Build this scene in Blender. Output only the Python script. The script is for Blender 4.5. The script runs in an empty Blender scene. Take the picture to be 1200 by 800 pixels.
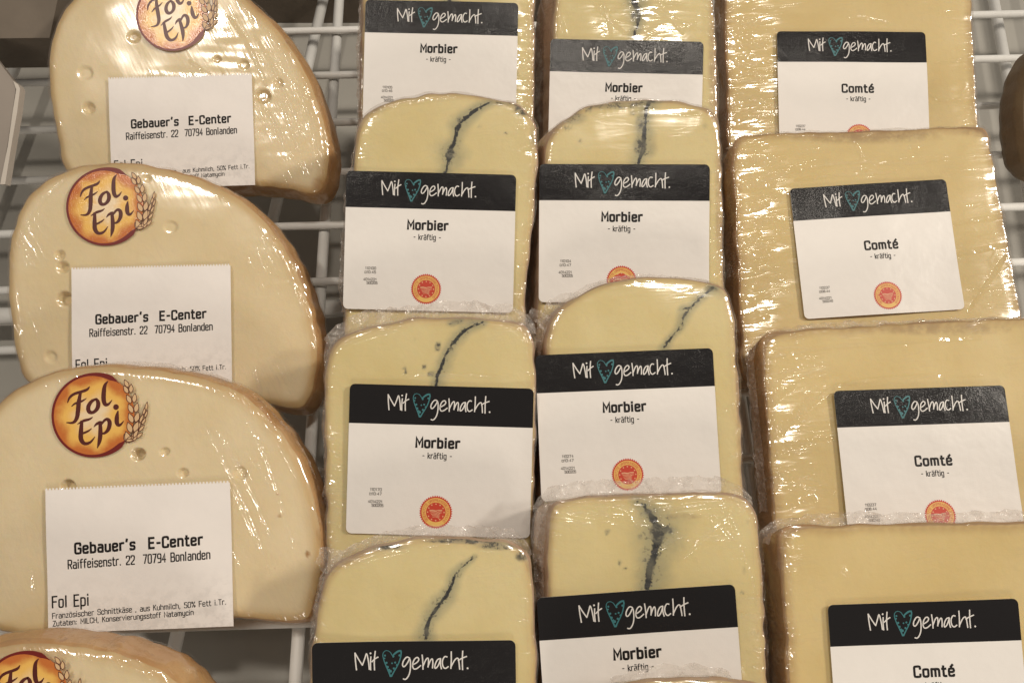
import bpy, math, random
import numpy as np
from mathutils import Vector, Matrix

# ------------------------------------------------------------------ camera, world, lamps, exposure
SC = bpy.context.scene
COL = SC.collection
FPX = 1039.23                                   # focal length in pixels of a 1200 px wide frame (60 degrees)
TILT = math.atan(0.45)                          # the camera looks down, 24 degrees off the rack's normal
CH = 0.447 / math.hypot(1, 0.45)                # camera height over the rack
ROT = Matrix.Rotation(TILT, 3, 'X')
CAMP = Vector((0, 0, CH))
cd = bpy.data.cameras.new('camera'); cam = bpy.data.objects.new('camera', cd); COL.objects.link(cam)
cam.location = CAMP; cam.rotation_euler = (TILT, 0, 0)
cd.sensor_width = 36; cd.angle = math.radians(60); cd.clip_start = 0.01; cd.clip_end = 50
SC.camera = cam

w = bpy.data.worlds.new('World'); SC.world = w; w.use_nodes = True
bg = w.node_tree.nodes['Background']
bg.inputs[0].default_value = (1.0, 0.90, 0.78, 1); bg.inputs[1].default_value = 0.22
SC.view_settings.view_transform = 'Standard'; SC.view_settings.look = 'None'
SC.view_settings.exposure = -0.04; SC.view_settings.gamma = 1
try: SC.view_settings.use_curve_mapping = False
except Exception: pass
SC.cycles.max_bounces = 10; SC.cycles.transparent_max_bounces = 24
SC.cycles.sample_clamp_indirect = 4

def cam2w(X, Y, Z):                             # camera frame (right, up, depth) to world
    return CAMP + ROT @ Vector((X, Y, -Z))

def lamp(X, Y, Z, power, size, col=(1.0, 0.905, 0.78), aim=(0, 0, 0.40)):
    ld = bpy.data.lights.new('spot_or_fill', 'AREA'); ld.shape = 'DISK'; ld.size = size
    ld.energy = power; ld.color = col
    o = bpy.data.objects.new('spot_or_fill', ld); COL.objects.link(o)
    p = cam2w(X, Y, Z); o.location = p
    o.rotation_euler = (cam2w(*aim) - p).to_track_quat('-Z', 'Y').to_euler()
lamp(-0.765, 0.85, -1.45, 9, 0.095)
lamp(0.40, 0.88, -1.45, 9, 0.10)
lamp(1.75, 0.80, -1.10, 30, 0.22)
lamp(0.30, -1.45, -1.1, 8, 0.50)  # added soft fill from the viewer's side, not one of the ceiling spots

# ------------------------------------------------------------------ helpers
def tag(o, label=None, cat=None, group=None, kind=None):
    if label: o['label'] = label
    if cat: o['category'] = cat
    if group: o['group'] = group
    if kind: o['kind'] = kind
    return o

def empty(name, loc, rot=None):
    o = bpy.data.objects.new(name, None); COL.objects.link(o); o.empty_display_size = 0.02
    m = (rot if rot is not None else Matrix.Identity(3)).to_4x4(); m.translation = loc
    o.matrix_world = m
    return o

def mesh(name, V, Fc, mat, parent=None, smooth=True, attrs=None, mats=None, midx=None):
    me = bpy.data.meshes.new(name)
    me.from_pydata([tuple(map(float, v)) for v in V], [], [tuple(int(i) for i in f) for f in Fc])
    if mats:
        for m in mats: me.materials.append(m)
        if midx is not None: me.polygons.foreach_set('material_index', np.array(midx, dtype=np.int32))
    else: me.materials.append(mat)
    if smooth: me.polygons.foreach_set('use_smooth', np.ones(len(me.polygons), dtype=bool))
    for k, a in (attrs or {}).items():
        at = me.attributes.new(k, 'FLOAT', 'POINT'); at.data.foreach_set('value', np.array(a, dtype=np.float32))
    me.update()
    o = bpy.data.objects.new(name, me); COL.objects.link(o)
    if parent: o.parent = parent
    return o

def link(name, me, parent):
    o = bpy.data.objects.new(name, me); COL.objects.link(o); o.parent = parent
    return o

class Sines:                                    # smooth pseudo noise, vectorised, about -1..1
    def __init__(s, seed, freq, ax=1.0, ay=1.0, n=9):
        r = np.random.RandomState(seed)
        th = r.uniform(0, 2*math.pi, n); f = freq * r.uniform(0.6, 1.7, n)
        s.kx = f*np.cos(th)*ax; s.ky = f*np.sin(th)*ay; s.ph = r.uniform(0, 6.28, n); s.n = n
    def __call__(s, x, y):
        x = np.asarray(x)[..., None]; y = np.asarray(y)[..., None]
        return np.sin(x*s.kx + y*s.ky + s.ph).sum(-1) / math.sqrt(s.n) / 1.2

def smooth01(a, b, x):
    t = np.clip((x-a)/(b-a), 0, 1); return t*t*(3-2*t)

# ------------------------------------------------------------------ materials
def newmat(name):
    m = bpy.data.materials.new(name); m.use_nodes = True
    nt = m.node_tree; nt.nodes.clear()
    out = nt.nodes.new('ShaderNodeOutputMaterial')
    return m, nt, out
class N:
    def __init__(s, nt): s.nt = nt
    def __call__(s, typ, ins=None, **kw):
        n = s.nt.nodes.new('ShaderNode'+typ)
        for k, v in kw.items(): setattr(n, k, v)
        for k, v in (ins or {}).items():
            if isinstance(v, bpy.types.NodeSocket): s.nt.links.new(v, n.inputs[k])
            else: n.inputs[k].default_value = v
        return n
    def math(s, op, a, b=None, clamp=False):
        n = s.nt.nodes.new('ShaderNodeMath'); n.operation = op; n.use_clamp = clamp
        for i, v in enumerate((a, b)):
            if v is None: continue
            if isinstance(v, bpy.types.NodeSocket): s.nt.links.new(v, n.inputs[i])
            else: n.inputs[i].default_value = v
        return n.outputs[0]
    def ramp(s, fac, lo, hi, a=0.0, b=1.0):
        n = s.nt.nodes.new('ShaderNodeMapRange'); n.interpolation_type = 'SMOOTHSTEP'
        s.nt.links.new(fac, n.inputs[0])
        n.inputs[1].default_value = lo; n.inputs[2].default_value = hi
        n.inputs[3].default_value = a; n.inputs[4].default_value = b
        return n.outputs[0]
    def mix(s, fac, a, b, blend='MIX'):
        n = s.nt.nodes.new('ShaderNodeMix'); n.data_type = 'RGBA'; n.blend_type = blend
        for i, v in ((0, fac), (6, a), (7, b)):
            if isinstance(v, bpy.types.NodeSocket): s.nt.links.new(v, n.inputs[i])
            elif i == 0: n.inputs[0].default_value = v
            else: n.inputs[i].default_value = (*v, 1)
        return n.outputs[2]
    def attr(s, name):
        n = s.nt.nodes.new('ShaderNodeAttribute'); n.attribute_name = name; return n.outputs['Fac']
    def noise(s, vec, scale, detail=3, rough=0.55, dist=0.0):
        n = s('TexNoise', {'Scale': scale, 'Detail': detail, 'Roughness': rough, 'Distortion': dist})
        if vec is not None: s.nt.links.new(vec, n.inputs['Vector'])
        return n.outputs['Fac']
    def obj(s): return s.nt.nodes.new('ShaderNodeTexCoord').outputs['Object']
    def mapping(s, vec, scale=(1, 1, 1), rot=(0, 0, 0)):
        n = s('Mapping', {'Vector': vec, 'Scale': scale, 'Rotation': rot}); return n.outputs[0]

def cheese_mat(name, core, edge, rindc, edge_w=(0.5, 7.0), mould=False, sss=0.25):
    m, nt, out = newmat(name); n = N(nt)
    co = n.obj(); rnd = nt.nodes.new('ShaderNodeObjectInfo').outputs['Random']
    off = n('VectorMath', {0: co}, operation='ADD'); cmb = n('CombineXYZ', {0: rnd, 1: rnd, 2: rnd})
    nt.links.new(cmb.outputs[0], off.inputs[1]); v = off.outputs[0]
    cloud = n.noise(v, 28, 4, 0.5); fine = n.noise(v, 420, 3, 0.6)
    c = n.mix(n.ramp(cloud, 0.3, 0.75), core, tuple(x*y for x, y in zip(core, (0.93, 0.90, 0.80))))
    c = n.mix(n.math('MULTIPLY', n.ramp(fine, 0.45, 0.75), 0.16), c, tuple(x*0.85 for x in core))
    ed = n.math('ADD', n.attr('edge'), n.math('MULTIPLY', n.math('SUBTRACT', n.noise(v, 60, 3), 0.5), 2.6))
    c = n.mix(n.ramp(ed, edge_w[0], edge_w[1], 0.85, 0.0), c, edge)
    c = n.mix(n.ramp(ed, 0.1, 1.0, 0.7, 0.0), c, rindc)
    st = n.attr('stain')
    c = n.mix(n.ramp(n.math('MULTIPLY', st, n.ramp(n.noise(v, 160, 4, 0.7), 0.3, 0.6, 0.55, 1.2)), 0.1, 0.9), c, rindc)
    if mould:
        ve = n.attr('vein')
        n1 = n.noise(v, 330, 5, 0.75); n2 = n.noise(v, 90, 4, 0.6)
        dv = n.math('ADD', ve, n.math('ADD', n.math('MULTIPLY', n.math('SUBTRACT', n1, 0.5), 3.6), n.math('MULTIPLY', n.math('SUBTRACT', n2, 0.5), 1.3)))
        halo = n.ramp(n.math('ADD', ve, n.math('MULTIPLY', n.math('SUBTRACT', n2, 0.5), 7.0)), 0.6, 8.0, 0.60, 0.0)
        c = n.mix(halo, c, (0.235, 0.245, 0.17))
        c = n.mix(n.ramp(dv, 0.70, 1.35, 1.0, 0.0), c, (0.008, 0.010, 0.012))
        n3 = n.noise(v, 560, 4, 0.7)
        c = n.mix(n.math('MULTIPLY', n.ramp(n3, 0.56, 0.64), n.ramp(ve, 1.0, 4.5, 0.85, 0.0)), c, (0.025, 0.03, 0.03))
        sp = n.attr('mould')
        dsp = n.math('MULTIPLY', sp, n.ramp(n1, 0.35, 0.62, 0.15, 1.25))
        c = n.mix(n.math('MULTIPLY', n.ramp(sp, 0.05, 0.9), 0.6), c, (0.26, 0.245, 0.17))
        c = n.mix(n.math('MULTIPLY', n.ramp(dsp, 0.35, 1.0), 0.9), c, (0.035, 0.035, 0.03))
    bmp = n('Bump', {'Strength': 0.5, 'Distance': 0.0004, 'Height': n.math('ADD', n.noise(v, 250, 4, 0.6), n.math('MULTIPLY', n.noise(v, 70, 2), 2.0))})
    p = n('BsdfPrincipled', {'Base Color': c, 'Roughness': 0.55, 'Normal': bmp.outputs[0], 'Subsurface Weight': sss,
                             'Subsurface Radius': (1.0, 0.55, 0.2), 'Subsurface Scale': 0.0018, 'Specular IOR Level': 0.35})
    nt.links.new(p.outputs[0], out.inputs[0]); return m

def rind_mat(name, a, b, dark, scale=60):
    m, nt, out = newmat(name); n = N(nt); co = n.obj()
    c = n.mix(n.ramp(n.noise(co, scale, 5, 0.65), 0.3, 0.7), a, b)
    c = n.mix(n.ramp(n.noise(co, scale*4, 4, 0.7), 0.56, 0.72, 0.0, 0.7), c, dark)
    bmp = n('Bump', {'Strength': 0.7, 'Distance': 0.0008, 'Height': n.noise(co, scale*3, 5, 0.7)})
    p = n('BsdfPrincipled', {'Base Color': c, 'Roughness': 0.55, 'Normal': bmp.outputs[0], 'Subsurface Weight': 0.08, 'Subsurface Scale': 0.002})
    nt.links.new(p.outputs[0], out.inputs[0]); return m

def film_mat(name, rot=0.0, dens=1.0, stretch=5.0, milky=0.03):
    m, nt, out = newmat(name); n = N(nt)
    co = n.obj(); wr = n.attr('wrinkle')
    cr = n.mapping(co, (1, 1, 1), (0, 0, rot)); v = n.mapping(cr, (1, stretch, 1))
    # tight ridges drawn out along the pull of the film, wider buckles and a crisp small crackle
    r1 = n.noise(v, 40*dens, 2, 0.5, 0.5); ridge = n.math('ABSOLUTE', n.math('SUBTRACT', r1, 0.5))
    ridge = n.ramp(ridge, 0.0, 0.05, 1.0, 0.0)
    ridge = n.math('MULTIPLY', ridge, n.ramp(n.noise(co, 45, 2), 0.42, 0.62))
    r2 = n.noise(co, 38, 1, 0.5, 0.8); buck = n.math('ABSOLUTE', n.math('SUBTRACT', r2, 0.5)); buck = n.ramp(buck, 0.0, 0.05, 1.0, 0.0)
    buck = n.math('MULTIPLY', buck, n.ramp(n.noise(co, 30, 2), 0.5, 0.65))
    fine = n.noise(n.mapping(cr, (1, 4, 1)), 210, 2, 0.5)
    swell = n.noise(n.mapping(cr, (1, 5, 1)), 42, 2, 0.55)
    cre = n.attr('crease'); cw = n.math('ADD', cre, n.math('MULTIPLY', n.math('SUBTRACT', n.noise(co, 130, 2), 0.5), 0.9))
    crh = n.ramp(cw, 0.0, 1.0, 1.0, 0.0)
    h = n.math('ADD', n.math('MULTIPLY', ridge, n.math('MULTIPLY', wr, 0.34)), n.math('MULTIPLY', buck, n.math('MULTIPLY', wr, 0.14)))
    h = n.math('ADD', h, n.math('MULTIPLY', fine, n.math('ADD', n.math('MULTIPLY', wr, 0.055), 0.002)))
    h = n.math('ADD', h, n.math('MULTIPLY', swell, n.math('ADD', n.math('MULTIPLY', wr, 0.80), 0.035)))
    h = n.math('ADD', h, n.math('MULTIPLY', n.noise(co, 22, 2), 0.4))
    h = n.math('ADD', h, n.math('MULTIPLY', crh, 1.05))
    bmp = n('Bump', {'Strength': 1.0, 'Distance': 0.0010, 'Height': h})
    fr = n('Fresnel', {'IOR': 1.52})
    gl = n('BsdfGlossy', {'Color': (1, 1, 1, 1), 'Roughness': 0.13, 'Normal': bmp.outputs[0]})
    tr = n('BsdfTransparent', {'Color': (0.985, 0.98, 0.97, 1)})
    df = n('BsdfDiffuse', {'Color': (0.82, 0.76, 0.70, 1)})
    a = n('MixShader', {0: n.math('MINIMUM', n.math('MULTIPLY', fr.outputs[0], 1.9), 0.12), 1: tr.outputs[0], 2: gl.outputs[0]})
    fac = n.math('ADD', n.math('MULTIPLY', n.math('ADD', n.math('ADD', ridge, n.math('MULTIPLY', crh, 0.8)), n.math('MULTIPLY', buck, 0.5)), n.math('ADD', n.math('MULTIPLY', wr, 0.07), 0.03)), milky)
    b = n('MixShader', {0: fac, 1: a.outputs[0], 2: df.outputs[0]})
    nt.links.new(b.outputs[0], out.inputs[0]); return m

def crumple_mat():
    m, nt, out = newmat('crumpled_film'); n = N(nt); co = n.obj()
    h = n.math('ADD', n.math('ABSOLUTE', n.math('SUBTRACT', n.noise(co, 120, 4, 0.6, 1.5), 0.5)), n.math('MULTIPLY', n.noise(co, 500, 3), 0.25))
    bmp = n('Bump', {'Strength': 1.0, 'Distance': 0.003, 'Height': h})
    gl = n('BsdfGlossy', {'Color': (1, 1, 1, 1), 'Roughness': 0.13, 'Normal': bmp.outputs[0]})
    df = n('BsdfDiffuse', {'Color': (0.90, 0.83, 0.78, 1), 'Normal': bmp.outputs[0]})
    tl = n('BsdfTranslucent', {'Color': (0.90, 0.83, 0.76, 1)})
    tr = n('BsdfTransparent', {'Color': (0.98, 0.965, 0.95, 1)})
    fr = n('Fresnel', {'IOR': 1.5})
    a = n('MixShader', {0: 0.35, 1: df.outputs[0], 2: tl.outputs[0]})
    b = n('MixShader', {0: n.ramp(n.noise(co, 140, 4, 0.65), 0.35, 0.7, 0.10, 0.48), 1: tr.outputs[0], 2: a.outputs[0]})
    c = n('MixShader', {0: n.math('MINIMUM', n.math('MULTIPLY', fr.outputs[0], 1.6), 0.13), 1: b.outputs[0], 2: gl.outputs[0]})
    nt.links.new(c.outputs[0], out.inputs[0]); return m

def paper_mat(name, col, rough=0.34, grain=0.25, spec=0.5, cloud=0.0):
    m, nt, out = newmat(name); n = N(nt); co = n.obj()
    c = n.mix(n.ramp(n.noise(co, 35, 3), 0.3, 0.7), col, tuple(x*0.965 for x in col))
    if cloud:                                    # damp, slightly see-through blotches low on the thermal paper
        y = n('SeparateXYZ', {0: co}).outputs[1]
        lo = n.ramp(n.math('ADD', y, n.math('MULTIPLY', n.noise(co, 60, 4, 0.6), 0.02)), -0.045, -0.020, 1.0, 0.0)
        c = n.mix(n.math('MULTIPLY', n.math('MULTIPLY', lo, n.ramp(n.noise(co, 230, 5, 0.7), 0.42, 0.62)), cloud), c, tuple(x*0.82 for x in col))
    h = n.math('ADD', n.math('MULTIPLY', n.noise(co, 2300, 2, 0.6), grain), n.math('MULTIPLY', n.noise(co, 60, 3), 2.2))
    bmp = n('Bump', {'Strength': 0.55, 'Distance': 0.00035, 'Height': h})
    p = n('BsdfPrincipled', {'Base Color': c, 'Roughness': rough, 'Normal': bmp.outputs[0], 'Specular IOR Level': spec})
    nt.links.new(p.outputs[0], out.inputs[0]); return m

def plain(name, col, rough=0.4, spec=0.5, bump=0.0, bscale=200, vary=0.06, vscale=40):
    m, nt, out = newmat(name); n = N(nt); co = n.obj()
    c = n.mix(n.ramp(n.noise(co, vscale, 4), 0.3, 0.7), col, tuple(x*(1-vary) for x in col))
    kw = {'Base Color': c, 'Roughness': rough, 'Specular IOR Level': spec}
    if bump: kw['Normal'] = n('Bump', {'Strength': 0.6, 'Distance': bump, 'Height': n.noise(co, bscale, 4)}).outputs[0]
    p = n('BsdfPrincipled', kw); nt.links.new(p.outputs[0], out.inputs[0]); return m

def badge_mat():
    m, nt, out = newmat('badge_print'); n = N(nt); co = n.obj()
    s = n('SeparateXYZ', {0: co}); x, y = s.outputs[0], s.outputs[1]
    r = n.math('MULTIPLY', n.math('SQRT', n.math('ADD', n.math('MULTIPLY', x, x), n.math('MULTIPLY', y, y))), 1/0.0169)
    ang = n.math('ARCTAN2', y, x)
    ray = n.math('SINE', n.math('ADD', n.math('MULTIPLY', ang, 7.0), n.math('MULTIPLY', n.noise(co, 60, 2), 3.0)))
    rr = n.math('ADD', r, n.math('ADD', n.math('MULTIPLY', ray, 0.07), n.math('MULTIPLY', n.math('SUBTRACT', n.noise(co, 190, 4), 0.5), 0.30)))
    c = n.mix(n.ramp(rr, 0.15, 0.62), (0.80, 0.62, 0.40), (0.80, 0.47, 0.11))
    c = n.mix(n.ramp(rr, 0.62, 0.92), c, (0.52, 0.15, 0.03))
    bmp = n('Bump', {'Strength': 0.5, 'Distance': 0.00018, 'Height': n.math('ADD', n.noise(co, 1700, 2), n.math('MULTIPLY', n.noise(co, 90, 2), 1.6))})
    p = n('BsdfPrincipled', {'Base Color': c, 'Roughness': 0.19, 'Specular IOR Level': 0.8, 'Normal': bmp.outputs[0]})
    nt.links.new(p.outputs[0], out.inputs[0]); return m

M = {}
M['morbier'] = cheese_mat('ash_cheese', (0.735, 0.625, 0.335), (0.60, 0.45, 0.215), (0.36, 0.235, 0.13), (0.3, 5.0), True)
M['comte'] = cheese_mat('golden_cheese', (0.71, 0.56, 0.265), (0.46, 0.30, 0.115), (0.27, 0.15, 0.065), (0.3, 5.5))
M['folepi'] = cheese_mat('pale_holey_cheese', (0.79, 0.665, 0.44), (0.56, 0.38, 0.165), (0.38, 0.20, 0.065), (0.3, 7.5))
M['rind_m'] = rind_mat('pinkish_rind', (0.42, 0.27, 0.17), (0.55, 0.40, 0.28), (0.26, 0.14, 0.08))
M['rind_c'] = rind_mat('brown_rind', (0.40, 0.215, 0.08), (0.50, 0.30, 0.13), (0.24, 0.11, 0.04), 45)
M['rind_f'] = rind_mat('toasted_rind', (0.50, 0.26, 0.085), (0.60, 0.37, 0.16), (0.32, 0.14, 0.05), 50)
M['film_m'] = film_mat('clear_film', 0.0, 1.0, 5.0, 0.01)
M['film_c'] = film_mat('stretched_film', -0.10, 0.8, 9.0, 0.02)
M['film_f'] = film_mat('slack_film', math.radians(62), 0.8, 8.0, 0.02)
M['crumple'] = crumple_mat()
M['white'] = paper_mat('white_label_paper', (0.80, 0.765, 0.73), 0.36, 0.2)
M['thermal'] = paper_mat('thermal_paper', (0.82, 0.775, 0.745), 0.45, 0.15, 0.4, 0.8)
M['black'] = paper_mat('black_label_print', (0.013, 0.012, 0.013), 0.19, 0.38, 0.34)
M['ink'] = plain('black_ink', (0.012, 0.010, 0.010), 0.5, 0.25)
M['greyink'] = plain('pale_black_ink', (0.10, 0.085, 0.075), 0.5)
M['chalk'] = plain('chalk_white_ink', (0.72, 0.69, 0.66), 0.45)
M['teal'] = plain('teal_ink', (0.038, 0.175, 0.195), 0.45)
M['sealred'] = plain('seal_red', (0.56, 0.055, 0.03), 0.4)
M['sealyel'] = plain('seal_yellow', (0.80, 0.50, 0.14), 0.4)
M['sealpale'] = plain('seal_pale', (0.80, 0.52, 0.30), 0.4)
M['badge'] = badge_mat()
M['badgered'] = plain('badge_dark_red', (0.16, 0.012, 0.010), 0.35)
M['badgebrown'] = plain('badge_brown', (0.085, 0.014, 0.010), 0.35)
M['wheat'] = plain('wheat_fill', (0.66, 0.44, 0.24), 0.4)
M['wire'] = plain('white_coated_wire', (0.88, 0.87, 0.84), 0.32, 0.5, 0.0002, 90, 0.10, 30)
M['tray'] = plain('pale_grey_enamel', (0.40, 0.385, 0.35), 0.45, 0.4, 0.0002, 60, 0.12, 14)
M['carton'] = plain('taupe_board', (0.17, 0.14, 0.11), 0.6, 0.3, 0.0003, 120, 0.15)
M['holder'] = plain('grey_plastic', (0.30, 0.26, 0.225), 0.45, 0.4, 0.0001, 120, 0.08)
M['holderrim'] = plain('pale_plastic_rim', (0.55, 0.50, 0.44), 0.4)

# ------------------------------------------------------------------ stroke lettering
def chaikin(P, it=2, closed=False):
    P = [np.array(p, float) for p in P]
    for _ in range(it):
        Q = [] if closed else [P[0]]
        n = len(P)
        for i in range(n if closed else n-1):
            a, b = P[i], P[(i+1) % n]
            Q += [a*0.75+b*0.25, a*0.25+b*0.75]
        if not closed: Q.append(P[-1])
        P = Q
    return P

class Ink:                                       # flat print: ribbons and fills, every stroke on its own hair-thin level
    def __init__(s): s.V = []; s.F = []; s.k = 0
    def z(s): s.k += 1; return (s.k % 7)*0.004
    def ribbon(s, pts, wd, cap=0.5):
        P = [np.array(p[:2], float) for p in pts]
        W = [(p[2] if len(p) > 2 else wd) for p in pts]
        if len(P) < 2: return
        if len(pts[0]) < 3:
            d0 = P[0]-P[1]; d1 = P[-1]-P[-2]
            P[0] = P[0]+d0/max(np.linalg.norm(d0), 1e-9)*W[0]*cap*0.6; P[-1] = P[-1]+d1/max(np.linalg.norm(d1), 1e-9)*W[-1]*cap*0.6
        z = s.z(); b = len(s.V); n = len(P)
        for i in range(n):
            t0 = P[i]-P[i-1] if i > 0 else P[1]-P[0]
            t1 = P[i+1]-P[i] if i < n-1 else P[-1]-P[-2]
            t0 = t0/max(np.linalg.norm(t0), 1e-9); t1 = t1/max(np.linalg.norm(t1), 1e-9)
            t = t0+t1; L = np.linalg.norm(t); t = t/L if L > 1e-6 else t0
            nn = np.array([-t[1], t[0]]); c = max(abs(nn @ np.array([-t0[1], t0[0]])), 0.55)
            h = W[i]/2/c
            s.V += [(*(P[i]+nn*h), z), (*(P[i]-nn*h), z)]
        for i in range(n-1):
            a = b+2*i; s.F.append((a+1, a+3, a+2, a))
    def fill(s, P, z=None):
        z = s.z() if z is None else z; b = len(s.V)
        s.V += [(p[0], p[1], z) for p in P]; s.F.append(tuple(range(b, b+len(P))))
    def disc(s, x, y, r, n=10): s.fill([(x+r*math.cos(6.2832*i/n), y+r*math.sin(6.2832*i/n)) for i in range(n)])
    def obj_mesh(s, name, mat, scale=0.001):
        me = bpy.data.meshes.new(name)
        me.from_pydata([(v[0]*scale, v[1]*scale, v[2]*scale) for v in s.V], [], s.F)
        me.materials.append(mat); me.update(); return me

G = {}
def g(ch, adv, *st): G[ch] = (adv, st)
g('M', 7.4, '0,0 0,10 3.2,3.5 6.4,10 6.4,0'); g('N', 6.6, '0,0 0,10 5.6,0 5.6,10'); g('C', 6.4, '~5.4,7.5 5.4,10 0,10 0,0 5.4,0 5.4,2.5')
g('G', 6.6, '~5.4,7.5 5.4,10 0,10 0,0 5.6,0 5.6,4.6', '5.6,4.8 3.2,4.8'); g('E', 6, '5,10 0,10 0,0 5,0', '0,5.2 4.4,5.2'); g('R', 6.4, '~0,10 5.4,10 5.4,4.8 0,4.8', '0,0 0,10', '2.6,4.8 5.4,0')
g('B', 6.4, '~0,10 5,10 5,5.2 0,5.2', '~0,5.2 5.4,5.2 5.4,0 0,0', '0,0 0,10'); g('F', 5.8, '0,0 0,10 5,10', '0,5.2 4.2,5.2'); g('S', 6.2, '~5.2,7.8 5.2,10 0,10 0,5.2 5.2,5.2 5.2,0 0,0 0,2.2')
g('K', 6.2, '0,0 0,10', '5,10 0,4.6', '1.8,6 5.2,0'); g('T', 6.2, '0,10 5.4,10', '2.7,10 2.7,0'); g('Z', 6, '0,10 5,10 0,0 5,0'); g('I', 2, '0.4,0 0.4,10'); g('L', 5.4, '0,10 0,0 4.6,0')
g('H', 6.6, '0,0 0,10', '5.4,0 5.4,10', '0,5.2 5.4,5.2'); g('U', 6.6, '~0,10 0,0 5.4,0 5.4,10'); g('Ü', 6.6, '~0,8.6 0,0 5.4,0 5.4,8.6', '1,10.6 1.8,10.6', '3.6,10.6 4.4,10.6'); g('P', 6.4, '0,0 0,10', '~0,10 5.4,10 5.4,4.4 0,4.4')
g('a', 5.8, '~0.6,7 4.6,7 4.6,0', '~4.6,4.2 0,4.2 0,0 4.6,0'); g('b', 5.8, '0,0 0,10', '~0,7 4.6,7 4.6,0 0,0'); g('c', 5.2, '~4.2,5.4 4.2,7 0,7 0,0 4.2,0 4.2,1.6'); g('d', 5.8, '4.6,0 4.6,10', '~4.6,7 0,7 0,0 4.6,0')
g('e', 5.8, '~0,3.7 4.6,3.7 4.6,7 0,7 0,0 4.4,0 4.4,1.2'); g('é', 5.8, '~0,3.7 4.6,3.7 4.6,7 0,7 0,0 4.4,0 4.4,1.2', '1.9,8.6 3.7,10.6'); g('f', 4.2, '~0.9,0 0.9,10 3.6,10', '-0.3,6.8 3,6.8')
g('g', 5.8, '~4.6,7 4.6,-3 0.2,-3', '~4.6,7 0,7 0,0 4.6,0'); g('h', 5.8, '0,0 0,10', '~0,7 4.6,7 4.6,0'); g('i', 2.2, '0.4,0 0.4,7', '0.4,9.0 0.4,10'); g('k', 5.2, '0,0 0,10', '4,7 0,3', '1.2,4.2 4.2,0')
g('l', 2.4, '0.4,0 0.4,10'); g('m', 8.2, '0,0 0,7', '~0,7 3.5,7 3.5,0', '~3.5,7 7,7 7,0'); g('n', 5.8, '0,0 0,7', '~0,7 4.6,7 4.6,0'); g('o', 5.8, '~2.3,7 0,7 0,0 4.6,0 4.6,7 2.3,7')
g('p', 5.8, '0,-3 0,7', '~0,7 4.6,7 4.6,0 0,0'); g('r', 4.4, '0,0 0,7', '~0,6 1.2,7 3.6,7'); g('s', 5.2, '~4.2,6 4.2,7 0,7 0,3.6 4.2,3.6 4.2,0 0,0 0,1'); g('t', 4.2, '~1,9.6 1,0 3.6,0', '-0.3,7 3.2,7')
g('u', 5.8, '~0,7 0,0 4.6,0 4.6,7', '4.6,0 4.6,2'); g('v', 5.4, '0,7 2.2,0 4.4,7'); g('y', 5.8, '~0,7 0,0.6 4.6,0.6', '~4.6,7 4.6,-3 0.4,-3'); g('z', 5, '0,7 4,7 0,0 4,0')
g('ä', 5.8, '~0.6,7 4.6,7 4.6,0', '~4.6,4.2 0,4.2 0,0 4.6,0', '1.2,9.2 1.2,9.9', '3.4,9.2 3.4,9.9'); g('ö', 5.8, '~2.3,7 0,7 0,0 4.6,0 4.6,7 2.3,7', '1.2,9.2 1.2,9.9', '3.4,9.2 3.4,9.9')
g('0', 6, '~2.5,10 0,10 0,0 5,0 5,10 2.5,10'); g('1', 3.6, '0,7.6 2,10 2,0'); g('2', 6, '~0,7.8 0,10 5,10 5,5.5 0,1.4 0,0 0.4,0', '0,0 5,0'); g('4', 6, '3.6,0 3.6,10 0,3 5,3'); g('5', 6, '4.8,10 0.2,10 0.2,5.6', '~0.2,5.8 5,5.8 5,0 0,0 0,1.6')
g('6', 6, '~4.6,10 0,10 0,0 5,0 5,5.4 0.2,5.4'); g('3', 6, '~0,10 5,10 5,5.2 1.4,5.2', '~4.4,5.2 5,5.2 5,0 0,0 0,1.4'); g('7', 6, '0,10 5,10 1.8,0'); g('9', 6, '~4.8,4.6 0,4.6 0,10 5,10 5,0 0.6,0'); g('8', 6, '~2.5,10 0.3,10 0.3,5.3 4.7,5.3 4.7,10 2.5,10', '~2.5,5.3 0,5.3 0,0 5,0 5,5.3 2.5,5.3'); g('%', 7.4, '~0.8,10 0,10 0,7 2,7 2,10 0.8,10', '5.8,10 0.8,0', '~5.2,3 4.4,3 4.4,0 6.4,0 6.4,3 5.2,3')
g('-', 4.6, '0.4,4.6 3.4,4.6'); g('.', 2.6, '0.4,0 0.4,0.7'); g(',', 2.6, '0.6,0.8 0.1,-1.6'); g(':', 2.6, '0.4,0.4 0.4,1.2', '0.4,5.4 0.4,6.2'); g("'", 2.6, '0.8,10.6 0.3,8.2'); g(' ', 4.4); g('□', 6.2, '0,0 5,0 5,8 0,8 0,-0.3')

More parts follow.
